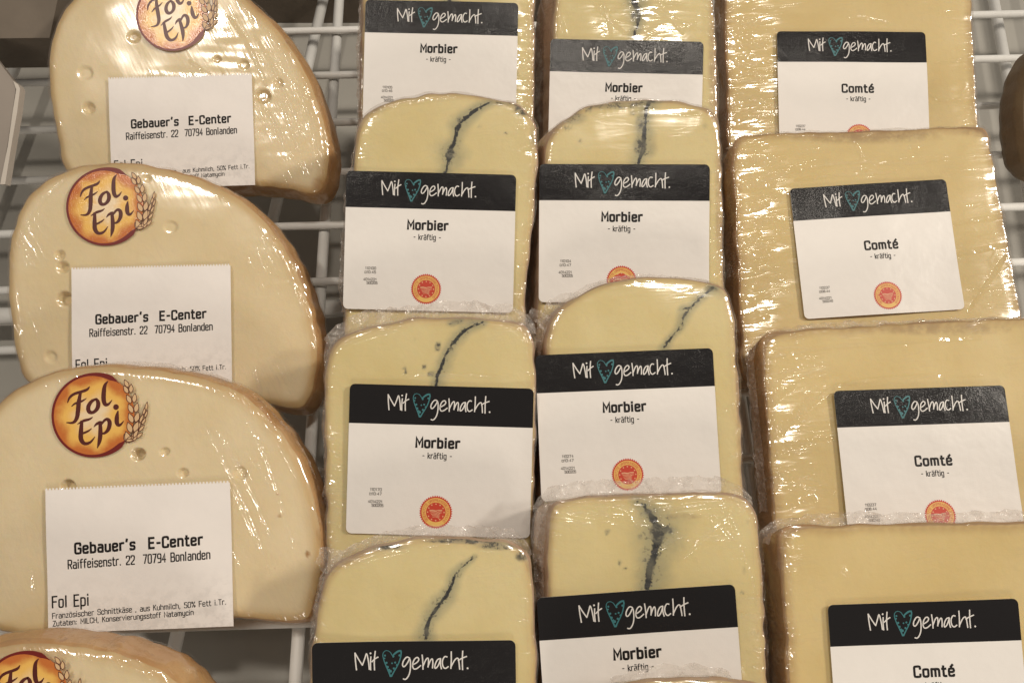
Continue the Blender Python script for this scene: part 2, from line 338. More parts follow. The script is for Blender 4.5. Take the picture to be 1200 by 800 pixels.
def text(ink, s, x, y, cap, width, wt, slope=0.0, arc=None):
    sp = 1.9 if wt > 0.7 else (1.5 if wt > 0.35 else 1.2)
    total = sum(G[c][0]+sp for c in s)-1.0-sp
    sy = cap/10; sx = width/total; cx = 0
    for c in s:
        adv, st = G[c]
        for q in st:
            rnd = q[0] == '~'
            P = [tuple(map(float, p.split(','))) for p in q.lstrip('~').split()]
            if rnd:
                Q = [P[0]]                       # rounded corners, straight sides kept
                for i in range(1, len(P)-1):
                    a, b, c2 = map(np.array, (P[i-1], P[i], P[i+1]))
                    d0 = a-b; d1 = c2-b; l0 = np.linalg.norm(d0); l1 = np.linalg.norm(d1)
                    k = min(1.5, l0*0.48, l1*0.48)
                    p0 = b+d0/l0*k; p1 = b+d1/l1*k
                    Q += [tuple(p0), tuple(b*0.5+(p0+p1)*0.25), tuple(p1)]
                Q.append(P[-1]); P = Q
            R = []
            for px, py in P:
                X = (cx+px)*sx; Y = py*sy
                if arc:
                    r, a0 = arc; a = a0-X/r; R.append((x+(r+Y)*math.cos(a), y+(r+Y)*math.sin(a)))
                else: R.append((x+X, y+Y+slope*X))
            ink.ribbon(R, wt)
        cx += adv+sp

# ------------------------------------------------------------------ shared label prints (mm, origin = label's top left corner)
def round_rect(w_, h_, r, n=6, bottom=True):
    P = []
    for cx, cy, a0 in ((w_-r, -r, 90), (r, -r, 180)): 
        pass
    def corner(cx, cy, a0, rr):
        return [(cx+rr*math.cos(math.radians(a0+90*i/n)), cy+rr*math.sin(math.radians(a0+90*i/n))) for i in range(n+1)]
    P += corner(w_-r, -r, 0, r) + corner(r, -r, 90, r)
    if bottom: P += corner(r, -h_+r, 180, r) + corner(w_-r, -h_+r, 270, r)
    else: P += [(0, -h_), (w_, -h_)]
    return P
class Bend:                                      # how one stuck-on label follows the film under it (mm in, mm out)
    def __init__(s, seed):
        s.a = Sines(seed, 0.075, n=6); s.b = Sines(seed+1, 0.20, n=6); s.r = np.random.RandomState(seed); s.lift = s.r.uniform(0.1, 0.5)
    def __call__(s, x, y):
        x = np.asarray(x, float); y = np.asarray(y, float)
        return 0.34*s.a(x, y)+0.035*s.b(x, y)+s.lift*np.clip((x-60)/14, 0, 1)**2*np.clip((-y-42)/16, 0, 1)
def paper(name, rows, mat, bend, nx=26, under=0.10, teeth=False):
    """rows: list of (y, x left, x right); a thin bent sheet with an underside and an edge all round"""
    V = []; Fc = []; ny = len(rows)
    for y, xl, xr in rows:
        for i in range(nx+1): x = xl+(xr-xl)*i/nx; V.append((x, y, float(bend(x, y))))
    for j in range(ny-1):
        for i in range(nx): a = j*(nx+1)+i; Fc.append((a, a+nx+1, a+nx+2, a+1))
    if teeth:
        n = 54; xl, xr = rows[0][1], rows[0][2]
        for i in range(n):
            x0 = xl+(xr-xl)*i/n; x1 = xl+(xr-xl)*(i+0.62)/n; b = len(V)
            for x, y in ((x0, 0.0), (x1, 0.0), (x1-0.12, 0.75), (x0+0.12, 0.75)): V.append((x, y, float(bend(x, 0))+0.0))
            Fc.append((b, b+1, b+2, b+3))
    if under:
        b = len(V); top = list(Fc); V += [(x, y, z-under) for x, y, z in V]
        Fc += [tuple(b+i for i in reversed(f)) for f in top]
        SD = []
        loop = [i for i in range(nx+1)]+[j*(nx+1)+nx for j in range(1, ny)]+[(ny-1)*(nx+1)+i for i in range(nx-1, -1, -1)]+[j*(nx+1) for j in range(ny-2, 0, -1)]
        for k in range(len(loop)): i0, i1 = loop[k], loop[(k+1) % len(loop)]; SD.append((i0, i1, b+i1, b+i0))
        for q in SD: c_ = len(V); V += [V[i] for i in q]; Fc.append((c_, c_+1, c_+2, c_+3))
    me = bpy.data.meshes.new(name); me.from_pydata([(x/1000, y/1000, z/1000) for x, y, z in V], [], Fc); me.materials.append(mat)
    me.polygons.foreach_set('use_smooth', np.array([abs(p.normal.z) > 0.5 for p in me.polygons])); me.update(); return me
def round_rows(w_, h_, r, bottom=True, cut=None):
    ys = [0, .12, .4, .8, 1.4, r]; H_ = cut or h_; rows = []
    def ins(d): return r-math.sqrt(max(0, r*r-(r-d)**2)) if d < r else 0.0
    ys += [r+(H_-(r if bottom and not cut else 0)-r)*k/14 for k in range(1, 15)]
    if bottom and not cut: ys += [h_-q for q in (1.4, .8, .4, .12, 0)]
    for y in ys:
        q = ins(y) if y < r else (ins(h_-y) if (bottom and not cut and h_-y < r) else 0.0)
        rows.append((-y, q, w_-q))
    return rows
def bent(me, bend, name=None):
    m2 = me.copy(); co = np.empty(len(m2.vertices)*3, dtype=np.float32); m2.vertices.foreach_get('co', co); co = co.reshape(-1, 3)
    co[:, 2] += bend(co[:, 0]*1000, co[:, 1]*1000)/1000; m2.vertices.foreach_set('co', co.ravel()); m2.update(); return m2
def moved(me, dx, dy):
    m2 = me.copy(); m2.transform(Matrix.Translation((dx/1000, dy/1000, 0))); return m2

LW = 74.5
def slogan():
    ink = Ink(); heart = Ink()
    def c(zx, zy):
        px = 440+zx/9.23-407; py = 195+zy/9.23-201
        return (px*0.376, -(py-0.0253*px)*0.376)
    S = [[(92,315),(83,235),(80,163)], [(80,163),(112,222),(145,275)], [(145,275),(168,215),(184,160),(200,240),(207,315)],
         [(222,203),(217,260),(219,320)], [(262,155),(251,240),(254,322)], [(230,248),(258,222),(287,208)],
         [(572,228),(545,212),(514,248),(503,288),(520,308),(552,270),(574,222),(580,290),(572,360),(550,402),(530,417),(512,410)],
         [(598,288),(642,266),(657,240),(640,218),(610,240),(594,290),(604,326),(632,326),(670,296)],
         [(684,203),(690,270),(690,330)], [(690,305),(718,240),(738,228),(742,260),(736,312)], [(736,305),(762,244),(778,238),(780,280),(776,322)],
         [(848,240),(820,246),(795,300),(799,332),(828,305),(850,244)], [(850,242),(846,290),(856,332)],
         [(908,228),(886,220),(863,260),(868,312),(890,334),(918,314)], [(946,183),(946,260),(941,332)], [(942,318),(978,252),(1008,236),(1016,290),(1020,342)],
         [(1049,180),(1044,260),(1046,347)], [(1008,264),(1040,244),(1084,230)]]
    for q in S: ink.ribbon([tuple(p) for p in chaikin([c(*p) for p in q], 2)], 0.47)
    for q in ((219, 172), (1091, 336)): ink.disc(*c(*q), 0.36)
    H = [(416,200),(392,160),(352,150),(326,182),(338,240),(362,300),(384,350),(400,392),(424,350),(462,290),(487,230),(499,160),(470,160),(432,186),(416,206)]
    wd = [.45,.32,.32,.42,.5,.55,.7,.9,.62,.55,.6,.75,.95,.85,.5]
    heart.ribbon([tuple(p) for p in chaikin([(*c(*p), w_*0.74) for p, w_ in zip(H, wd)], 1)], 0.5)
    for (zx, zy, r) in ((349,197,.5),(362,262,.55),(372,300,.6),(412,268,.42),(440,262,.5),(428,315,.55),(398,338,.7),(385,325,.5),(480,200,.55),(455,285,.45),(424,208,.5),(345,222,.4)):
        heart.disc(*c(zx, zy), r*0.78, 7)
    return ink.obj_mesh('slogan_lettering', M['chalk']), heart.obj_mesh('heart_print', M['teal'])
SLOGAN, HEART = slogan()

def seal_mesh(r=6.8):
    V = []; Fc = []; mi = []
    def poly(P, z, m):
        b = len(V); V.extend([(p[0]/1000, p[1]/1000, z/1000) for p in P]); Fc.append(tuple(range(b, b+len(P)))); mi.append(m)
    def circ(R, n=64): return [(R*math.cos(6.28318*i/n), R*math.sin(6.28318*i/n)) for i in range(n)]
    teeth = []
    for i in range(88): teeth.append((( r if i % 2 else r*0.91)*math.cos(6.28318*i/88), (r if i % 2 else r*0.91)*math.sin(6.28318*i/88)))
    poly(teeth, 0, 0); poly(circ(r*0.85), .012, 1); poly(circ(r*0.585), .024, 0)
    for i in range(12):
        a = math.radians(90+30*i); cx, cy = r*0.49*math.cos(a), r*0.49*math.sin(a)
        st = [(cx+(0.42 if k % 2 == 0 else 0.17)*math.cos(math.radians(90+36*k)), cy+(0.42 if k % 2 == 0 else 0.17)*math.sin(math.radians(90+36*k))) for k in range(10)]
        poly(st, .036, 2)
    ink = Ink()
    for k in range(5):                            # ploughed field lines
        x0 = -2.45+k*0.30; y0 = 0.28-k*0.56; x1 = 2.35-k*0.12
        ink.ribbon([tuple(p) for p in chaikin([(x0, y0), (x0+1.1, y0+0.22), (0.2+k*.15, y0-0.05), (x1-0.6, y0-0.75+k*.05)], 2)], 0.17)
    ink.ribbon([(-2.5, .72), (-1.3, .82), (0, .55), (1.2, .85), (2.5, .88)], 0.26)
    ink.ribbon([(1.0, .25), (1.7, .38), (2.5, .36)], 0.16); ink.ribbon([(1.3, -.25), (1.9, -.12), (2.4, -.15)], 0.16)
    b = len(V); V.extend([(v[0]/1000, v[1]/1000, (v[2]+.040)/1000) for v in ink.V]); Fc.extend([tuple(b+i for i in f) for f in ink.F]); mi.extend([2]*len(ink.F))
    ink = Ink(); text(ink, 'GESCHÜTZTE URSPRUNGSBEZEICHNUNG', 0, 0, r*0.145, r*0.655*4.75, 0.13, arc=(r*0.645, math.radians(226)))
    b = len(V); V.extend([(v[0]/1000, v[1]/1000, (v[2]+.03)/1000) for v in ink.V]); Fc.extend([tuple(b+i for i in f) for f in ink.F]); mi.extend([0]*len(ink.F))
    me = bpy.data.meshes.new('seal_print'); me.from_pydata(V, [], Fc)
    for m in ('sealred', 'sealyel', 'sealpale'): me.materials.append(M[m])
    me.polygons.foreach_set('material_index', np.array(mi, dtype=np.int32)); me.update(); return me
SEAL = seal_mesh()

def code_mesh(lines):
    ink = Ink()
    for s, x, y, wd in lines: text(ink, s, x, y, 1.05, wd, 0.20)
    return ink.obj_mesh('code_print', M['greyink'])
def name_mesh(kind):
    ink = Ink()
    if kind == 'M':
        text(ink, 'Morbier', 27.6, -24.9, 3.8, 17.4, 0.93); text(ink, '- kräftig -', 30.2, -29.4, 2.3, 11.8, 0.34)
    else:
        text(ink, 'Comté', 32.0, -33.2, 3.9, 15.4, 0.90); text(ink, '- kräftig -', 33.8, -37.8, 2.3, 11.8, 0.34)
    return ink.obj_mesh('name_lettering', M['ink'])
LABELS = {}
for kind, H in (('M', 60.5), ('C', 63.0)):
    LABELS[kind] = dict(h=H, name=name_mesh(kind), seal=moved(SEAL, *((36.2, -51.0) if kind == 'M' else (39.6, -54.4))))
def thermal_prints():
    a = Ink(); text(a, "Gebauer's  E-Center", 11.5, -25.8, 4.0, 51.2, 0.90, 0.031)
    b = Ink(); text(b, 'Raiffeisenstr. 22  70794 Bonlanden', 8.5, -31.8, 3.4, 57.2, 0.50, 0.031)
    c = Ink(); text(c, 'Fol Epi', 1.9, -47.0, 4.4, 14.4, 0.62, 0.030)
    d = Ink(); text(d, 'Französischer Schnittkäse , aus Kuhmilch, 50% Fett i.Tr.', 1.8, -51.3, 2.1, 70.0, 0.31, 0.042)
    text(d, 'Zutaten: MILCH, Konservierungsstoff Natamycin', 2.0, -54.3, 2.0, 56.6, 0.31, 0.042)
    return [x.obj_mesh(n_, M['ink']) for x, n_ in ((a, 'shop_lettering'), (b, 'address_lettering'), (c, 'name_lettering'), (d, 'ingredients_lettering'))]
THERMAL = thermal_prints()

def badge_meshes():
    s = 16.9/352; cx, cy = 372, 406
    def c(x, y, w_=None): return ((x-cx)*s, -(y-cy)*s) if w_ is None else ((x-cx)*s, -(y-cy)*s, w_*s*1.02)
    disc = Ink(); disc.fill([(16.6*math.cos(6.28318*i/72), 16.6*math.sin(6.28318*i/72)) for i in range(72)], 0)
    ring = Ink(); P = []
    for i in range(81):
        a = math.radians(52+i*(360-52-37)/80)
        e = max(math.exp(-((i-4)/7.0)**2), math.exp(-((i-76)/7.5)**2)); 
        tp = min(1, i/4.0, (80-i)/3.0)
        P.append((16.5*math.cos(a), 16.5*math.sin(a), (0.95+1.1*e)*max(tp, 0.15)))
    ring.ribbon(P, 1)
    L = Ink()
    S = [[(152,302,8),(166,258,20),(205,226,24),(272,208,24),(318,192,24),(337,163,5)], [(262,206,20),(247,290,36),(242,370,38),(236,430,34),(206,474,22),(146,468,8)],
         [(186,334,6),(215,306,18),(270,292,20),(312,264,5)], [(398,268,16),(352,288,28),(324,338,36),(334,382,34),(372,386,24),(408,350,34),(414,300,36),(392,266,18)],
         [(492,118,5),(464,150,28),(456,210,38),(455,280,38),(470,322,32),(502,314,20),(528,278,5)], [(368,422,5),(340,442,20),(288,452,24),(240,482,6)],
         [(276,452,24),(270,540,38),(268,610,40),(300,650,28),(352,638,22),(390,586,5)], [(284,560,18),(330,542,18),(360,518,6)], [(378,506,5),(400,478,22),(432,468,26)],
         [(430,455,26),(436,560,38),(428,630,34),(410,684,5)], [(436,486,18),(482,432,22),(514,458,36),(506,522,34),(470,562,20),(436,556,14)], [(580,368,8),(570,420,38),(570,478,36),(596,496,24),(630,455,5)]]
    for q in S: L.ribbon([tuple(p) for p in chaikin([c(*p) for p in q], 2)], 1)
    L.disc(*c(562, 338), 24*s, 16)
    V = []; Fc = []; mi = []
    K = []
    n = 6
    for i in range(n):
        t = i/(n-1); x = 700+34*math.sin(t*2.6)-45*t*t; y = 590-400*t; k = 1-0.25*t
        K += [((x-28*k, y), 100+12*t+8, 42*k, 84*k), ((x+30*k, y-8), 66+22*t, 42*k, 84*k)]
    K.append(((655, 140), 120, 30, 62))
    for i in range(4):
        t = i/3; K += [((742+68*t, 560-190*t), 62+10*t, 26*(1-.3*t), 66)]; K += [((772+54*t, 575-180*t), 40+30*t, 24*(1-.3*t), 60)]
    K += [((700, 600), 30, 28, 88), ((690, 618), 5, 20, 56), ((828, 330), 80, 20, 60), ((655, 600), 110, 24, 60)]
    lift = 0
    for (x, y), ang, wd, ln in K:
        x -= 8; wd *= 1.12; ln *= 1.18
        a = math.radians(ang); d = np.array([math.cos(a), -math.sin(a)]); q = np.array([-d[1], d[0]]); o = np.array([x, y]); lift = (lift+1) % 5
        pts = []
        for j in range(11):
            t = j/10; pts.append(o+d*(t-0.5)*ln+q*wd/2*math.sin(math.pi*t)**0.8*(1.25-0.5*t))
        for j in range(9, 0, -1):
            t = j/10; pts.append(o+d*(t-0.5)*ln-q*wd/2*math.sin(math.pi*t)**0.8*(1.25-0.5*t))
        P = [c(*p) for p in pts]
        b = len(V); V.extend([(p[0]/1000, p[1]/1000, (lift*.012)/1000) for p in P]); Fc.append(tuple(range(b, b+len(P)))); mi.append(0)
        ink = Ink(); ink.ribbon([tuple(p) for p in P]+[P[0]], 0.27)
        b = len(V); V.extend([(v[0]/1000, v[1]/1000, (lift*.012+.008)/1000) for v in ink.V]); Fc.extend([tuple(b+i2 for i2 in f) for f in ink.F]); mi.extend([1]*len(ink.F))
    me = bpy.data.meshes.new('wheat_ear'); me.from_pydata(V, [], Fc)
    me.materials.append(M['wheat']); me.materials.append(M['badgebrown']); me.polygons.foreach_set('material_index', np.array(mi, dtype=np.int32)); me.update()
    return disc.obj_mesh('badge', M['badge']), ring.obj_mesh('badge_ring', M['badgered']), L.obj_mesh('badge_lettering', M['badgebrown']), me
BADGE = badge_meshes()

# ------------------------------------------------------------------ a wrapped piece of cheese
def resample(P, n):
    P = np.array(P, float); Q = np.vstack([P, P[:1]]); d = np.linalg.norm(np.diff(Q, axis=0), axis=1)
    s = np.concatenate([[0], np.cumsum(d)]); t = np.linspace(0, s[-1], n, endpoint=False)
    return np.stack([np.interp(t, s, Q[:, 0]), np.interp(t, s, Q[:, 1])], 1)

class Pack:
    """face plane through a view ray point at depth Z; k leans the top away; local axes x right, y up the face, z out of the face"""
    def __init__(s, name, anchor, Z, k, label, group, cat='cheese'):
        s.Z = Z; s.k = k; s.ax, s.ay = anchor
        s.X0 = (anchor[0]-600)/FPX*Z; s.Y0 = (400-anchor[1])/FPX*Z
        s.R = ROT @ Matrix.Rotation(-math.atan(k), 3, 'X')
        s.root = empty(name, cam2w(s.X0, s.Y0, Z), s.R)
        tag(s.root, label, cat, group)
        s.c = math.cos(math.atan(k)); s.name = name
    def loc(s, px, py):                          # where the view ray through a photo point meets the face, in metres
        a = (px-600)/FPX; b = (400-py)/FPX
        z = (s.Z-s.k*s.Y0)/(1-s.k*b)             # Z = Z0 + k (Y - Y0)
        return np.array([a*z-s.X0, (b*z-s.Y0)/s.c])
    def locs(s, P): return np.array([s.loc(*p) for p in P])
    def rack_y(s, t):                            # how far down the back edge meets the wires
        # world z of local (0,y,-t) = root z + y*R[2][1] - t*R[2][2]
        return (0.0025-s.root.matrix_world.translation.z+t*s.R[2][2])/s.R[2][1]
    def build(s, outline, t, mats, back=(0, 0), bevel=0.0025, rest='rack', vein=None, mould=(), stain=(), dents=(), wr=(), wr_base=0.06, wr_edge=0.5, creases=(), seed=1, bulge=0.0006, it=2, flare=0.0, rough_edge=0.0004):
        P = [tuple(p) for p in s.locs(outline)]
        if rest == 'rack':                       # first point = lowest seen point on the left, last = on the right
            yb = max(s.rack_y(t), max(p[1] for p in P)-0.185)
            (xl, yl), (xr, yr) = P[0], P[-1]
            P = [(xl-0.001, yb+0.004), (xl-0.0005, (yl+yb)/2)]+P+[(xr+0.0015, (yr+yb)/2), (xr+0.002, yb+0.004), (xr-0.002, yb), (xl+0.003, yb)]
        out = np.array([tuple(p) for p in chaikin(P, it, True)]); NP = 380 if dents else 280
        out = resample(out, NP)
        nrm = np.roll(out, -1, 0)-np.roll(out, 1, 0); nrm = np.stack([nrm[:, 1], -nrm[:, 0]], 1); nrm /= np.linalg.norm(nrm, axis=1)[:, None]
        if (nrm*(out-out.mean(0))).sum() < 0: nrm = -nrm
        nz = Sines(seed, 420); out = out+nrm*0.0006+nrm*(nz(out[:, 0], out[:, 1])*rough_edge)[:, None]
        ctr = out.mean(0); s.out = out; s.nrm = nrm; s.t = t
        b = bevel; inner = out-nrm*b
        for _ in range(40): inner = inner*0.5+(np.roll(inner, 1, 0)+np.roll(inner, -1, 0))*0.25
        sv = np.concatenate([[0.04], np.linspace(0.07, 0.88, 96 if dents else 52), np.linspace(0.895, 1, 8)])
        big = Sines(seed+7, 60); mid = Sines(seed+9, 220)
        def face_z(x, y, edge):
            z = bulge*(smooth01(0, 0.02, edge)-1)+0.00035*big(x, y)+0.00008*mid(x, y)
            return z
        rings = []
        for q in sv: rings.append(ctr+(inner-ctr)*q)
        XY = np.concatenate(rings)
        def edist(XY):
            d = np.full(len(XY), 9.0)
            for i in range(0, NP, 2): d = np.minimum(d, np.hypot(XY[:, 0]-out[i, 0], XY[:, 1]-out[i, 1]))
            return d
        ed = edist(XY); Zf = face_z(XY[:, 0], XY[:, 1], ed)
        den = np.zeros(len(XY))
        for (px, py, r, dep) in dents:           # the cheese's eyes: real hollows
            c = s.loc(px, py); rr = r*s.Z/FPX; d = np.hypot(XY[:, 0]-c[0], (XY[:, 1]-c[1])*1.12)/rr
            den += -2.2*dep/1000*(1-smooth01(0.62, 1.0, d))
        # profile: (outward offset, depth, back lerp)
        prof_c = [(-b+b*math.sin(a), -b*(1-math.cos(a))) for a in (math.radians(25), math.radians(50))]
        prof_r = [(-b+b*math.sin(a), -b*(1-math.cos(a))) for a in (math.radians(50), math.radians(72), math.radians(90))]
        for q in np.linspace(0.12, 0.92, 9): prof_r.append((flare*math.sin(q*math.pi), -b-(t-2*b)*q))
        prof_r += [(-b*0.3, -t+b*0.3), (-b, -t)]
        sn = Sines(seed+3, 260)
        def ring_at(off, z, extra=0.0, noise=0.0):
            q = np.clip((-z-b)/(t-2*b), 0, 1)
            wi = np.clip(-off/b, 0, 1) if z > -b else 0.0
            xy = inner*wi+out*(1-wi)+nrm*extra+(nrm*off if z <= -b else 0)+np.array(back)/1000*q
            if noise: xy = xy+nrm*(noise*sn(out[:, 0]*1.0+z*0.7, out[:, 1]+z*1.3))[:, None]
            return xy
        edge_in = face_z(inner[:, 0], inner[:, 1], np.full(NP, b))
        def assemble(face, prof, extra, zoff, closeback, noise=0.0, den_=True):
            V = []; E = []; lay = 0
            if face:
                zz = Zf+(den if den_ else den*0.15)+zoff
                V.append([[ctr[0], ctr[1], float(zz[:NP].mean())]]); E.append([float(ed[:NP].mean())])
                V.append(np.column_stack([XY, zz])); E.append(ed); lay += len(sv)
            for off, z in prof:
                xy = ring_at(off, z, extra, noise if z < -b*0.5 else 0); V.append(np.column_stack([xy, z+edge_in*max(0, 1+z/t*3)+zoff*max(0, 1+z/0.006)])); E.append(np.full(NP, max(0.0, (b+z)*0.3))); lay += 1
            if closeback: V.append([[ctr[0]+back[0]/1000, ctr[1]+back[1]/1000, -t]]); E.append([0.0])
            V = np.concatenate([np.array(v, float) for v in V]); E = np.concatenate([np.array(e, float) for e in E])
            Fc = []; o = 1 if face else 0
            if face: Fc += [(0, 1+i, 1+(i+1) % NP) for i in range(NP)]
            for l in range(lay-1):
                a = o+l*NP
                Fc += [(a+i, a+NP+i, a+NP+(i+1) % NP, a+(i+1) % NP) for i in range(NP)]
            if closeback:
                a = o+(lay-1)*NP; e = len(V)-1; Fc += [(a+i, e, a+(i+1) % NP) for i in range(NP)]
            return V, Fc, E
        def blob(V, L, attr_max=True):
            a = np.zeros(len(V))
            for it_ in L:
                px, py, rx, ry, st = it_; c = s.loc(px, py); k = s.Z/FPX
                d = np.hypot((V[:, 0]-c[0])/(rx*k), (V[:, 1]-c[1])/(ry*k)); a = np.maximum(a, st*(1-smooth01(0.25, 1.0, d)))
            return a
        V, Fc, E = assemble(True, prof_c, 0, 0, False)
        # orientation: outward
        att = {'edge': E*1000, 'mould': blob(V, mould), 'stain': blob(V, stain)}
        if vein:
            d = np.full(len(V), 99.0)
            wig = Sines(seed+21, 380); wx = wig(V[:, 0], V[:, 1])*0.0005
            for line in vein:
                L = [s.loc(p[0], p[1]) for p in line]; W_ = [0.78*p[2]**0.82 for p in line]
                for (a, c2, w0, w1) in zip(L[:-1], L[1:], W_[:-1], W_[1:]):
                    ab = c2-a; u = np.clip(((V[:, :2]-a) @ ab)/(ab @ ab), 0, 1); q = a+u[:, None]*ab
                    dd = np.hypot(V[:, 0]-q[:, 0]+wx, V[:, 1]-q[:, 1])*1000/(w0+(w1-w0)*u); d = np.minimum(d, dd)
            att['vein'] = d
        else: att['vein'] = np.full(len(V), 99.0)
        s.cheese = mesh('cheese', V, Fc, M[mats[0]], s.root, attrs=att)
        Vr, Fr, Er = assemble(False, prof_r, 0, 0, True)
        s.rind = mesh('rind', Vr, Fr, M[mats[1]], s.root)
        s.film = None
        if mats[2]:
            Vw, Fw, Ew = assemble(True, prof_c+prof_r[1:-1], 0.0006, 0.0005, False, 0.0005, False)
            wm = np.clip(wr_base*0.6+0.8*wr_edge*(1-smooth01(0.001, 0.007, Ew))+0.62*blob(Vw, wr), 0, 1.4)
            sid = Vw[:, 2] < -b; wm[sid] = 0.9
            rip = Sines(seed+31, 520, 0.35, 1.5); Vw[:, 2] += 0.00035*np.clip(wm, 0, 1)*rip(Vw[:, 0], Vw[:, 1])*(Vw[:, 2] > -b)+0.0002
            cr = np.full(len(Vw), 9.0)
            for line in creases:
                L = s.locs([q[:2] for q in line]); L = [tuple(q) for q in chaikin(L, 2)]; m_ = len(L)
                for k_, (a, c2) in enumerate(zip(L[:-1], L[1:])):
                    a = np.array(a); c2 = np.array(c2); ab = c2-a; u = np.clip(((Vw[:, :2]-a) @ ab)/(ab @ ab), 0, 1); q = a+u[:, None]*ab
                    wd_ = 0.35+1.15*math.sin(math.pi*(k_+0.5)/m_)**0.6
                    cr = np.minimum(cr, np.hypot(Vw[:, 0]-q[:, 0], Vw[:, 1]-q[:, 1])*1000/wd_)
            s.film = mesh('clear_wrap', Vw, Fw, M[mats[2]], s.root, attrs={'wrinkle': wm, 'crease': cr})
        return s
    def label_at(s, TL, TR, kind, code=None, lift=1.5, up=0.0, down=0.0):
        a = s.loc(*TL); b_ = s.loc(*TR); d = b_-a; L = np.linalg.norm(d); sc = L/(LW/1000)
        bend = Bend(int(TL[0]*7+TL[1])%9973)
        if kind in 'MC':
            K = LABELS[kind]; me = paper('label', round_rows(LW, K['h'], 2.2), M['white'], bend)
        else:
            me = paper('label', [(-57.2*j/18, 0, LW) for j in range(19)], M['thermal'], bend, teeth=True)
        lift += 0.35
        o = link('label', me, s.root); o.location = (a[0], a[1], lift/1000); o.rotation_euler = (0, 0, math.atan2(d[1], d[0])); o.scale = (sc, sc, 1)
        def sub(name, me2, z, flat=True):
            q = link(name, bent(me2, bend) if flat else me2, o); q.location = (0, 0, z/1000); return q
        if kind in 'MC':
            sub('black_band', paper('black_band', round_rows(LW, K['h'], 2.2, False, 15.9), M['black'], bend, under=0), 0.05, False)
            sub('slogan_lettering', SLOGAN, 0.10); sub('heart_print', HEART, 0.10); sub('name_lettering', moved(K['name'], 0, up), 0.05); sub('seal_print', moved(K['seal'], 0, -down), 0.04)
            y = -43 if kind == 'M' else -49.4; x = 9.4 if kind == 'M' else 8.4
            sub('code_print', code_mesh([(code[0], x, y, 4.6), (code[1], x-.2, y-1.7, 4.8), (code[2], x-.7, y-4.9, 5.6), (code[3], x+.8, y-6.4, 4.6)]), 0.05)
        else:
            for q, n_ in zip(THERMAL, ('shop_lettering', 'address_lettering', 'name_lettering', 'ingredients_lettering')): sub(n_, q, 0.05)
        return o
    def badge_at(s, cx, cy, rpx, rot=0.0, lift=1.5, edge=None):
        a = s.loc(cx, cy); r = rpx*s.Z/FPX; sc = r/0.0169
        o = link('badge', BADGE[0], s.root); o.location = (a[0], a[1], lift/1000); o.rotation_euler = (0, 0, rot); o.scale = (sc, sc, 1)
        for me, n_, z in ((BADGE[1], 'badge_ring', .06), (BADGE[2], 'badge_lettering', .06), (BADGE[3], 'wheat_ear', .12)):
            q = link(n_, me, o); q.location = (0, 0, z/1000)
    def ridge(s, path, wd, seed=1, z=-0.002, amp=0.0022, name='film_fold', back=0.006, closed=False):
        """crumpled strip of film standing up along an edge; path in photo points, wd (mm) how far it stands out to the left of the path's direction"""
        P = s.locs(path); P = np.array([tuple(p) for p in chaikin(P, 2)]); d = np.linalg.norm(np.diff(P, axis=0), axis=1); sl = np.concatenate([[0], np.cumsum(d)])
        n = max(30, int(sl[-1]/0.0006)); tt = np.linspace(0, sl[-1], n); C = np.stack([np.interp(tt, sl, P[:, 0]), np.interp(tt, sl, P[:, 1])], 1)
        T = np.gradient(C, axis=0); T /= np.linalg.norm(T, axis=1)[:, None]; NN = np.stack([-T[:, 1], T[:, 0]], 1)
        ws = np.interp(np.linspace(0, 1, n), np.linspace(0, 1, len(wd)), wd)/1000
        e1 = Sines(seed, 330); e2 = Sines(seed+5, 1100); ww = ws*(1+0.16*e1(tt, 0*tt)+0.10*e2(tt, 0*tt+1))
        m = 13; V = []; f1 = Sines(seed+2, 600, 1.5, 0.9); f2 = Sines(seed+4, 1500, 1.4, 0.8)
        endt = smooth01(0, 0.004, tt)*smooth01(0, 0.004, sl[-1]-tt)
        for j in range(m):
            v = j/(m-1); off = ww*(v*1.10-0.10)
            sx = 0.0005*f2(tt*0.9, v*0.006+0*tt)
            zz = z-back*math.sin(v*1.4)*0.5+amp*v**0.5*f1(tt, v*0.008+0*tt)*np.clip(ws/0.004, 0.25, 1.2)+0.3*amp*f2(tt, 0.3+v*0.008+0*tt)*endt
            xy = C+NN*off[:, None]+T*sx[:, None]; V.append(np.column_stack([xy, zz]))
        V = np.concatenate(V); Fc = []
        for j in range(m-1):
            for i in range(n-1): a = j*n+i; Fc.append((a, a+1, a+n+1, a+n))
        return mesh(name, V, Fc, M['crumple'], s.root)

# ------------------------------------------------------------------ rack and what lies under it
def tube(name, a, b, r, mat, parent, n=14, seg=1):
    a, b = Vector(a), Vector(b); d = (b-a).normalized(); q = d.to_track_quat('Z', 'Y'); V = []; Fc = []
    for j in range(seg+1):
        c = a.lerp(b, j/seg)
        for i in range(n): V.append(c+q @ Vector((r*math.cos(6.28318*i/n), r*math.sin(6.28318*i/n), 0)))
    for j in range(seg):
        for i in range(n): x = j*n+i; y = j*n+(i+1) % n; Fc.append((x, y, y+n, x+n))
    Fc += [tuple(reversed(range(n))), tuple(range(seg*n, seg*n+n))]
    return mesh(name, V, Fc, mat, parent)
rack = empty('wire_rack', (0, 0, 0), Matrix.Rotation(math.radians(1.8), 3, 'Z'))
tag(rack, 'white coated wire shelf rack running under all the cheese packs', 'rack')
for i in range(-9, 14):
    tube('wire', (-0.46, i*0.0340+0.0165, 0), (0.46, i*0.0340+0.0165, 0), 0.0022, M['wire'], rack)
for x in (-0.0935, 0.118):
    tube('cross_wire', (x, -0.29, -0.0052), (x, 0.455, -0.0052), 0.0030, M['wire'], rack)

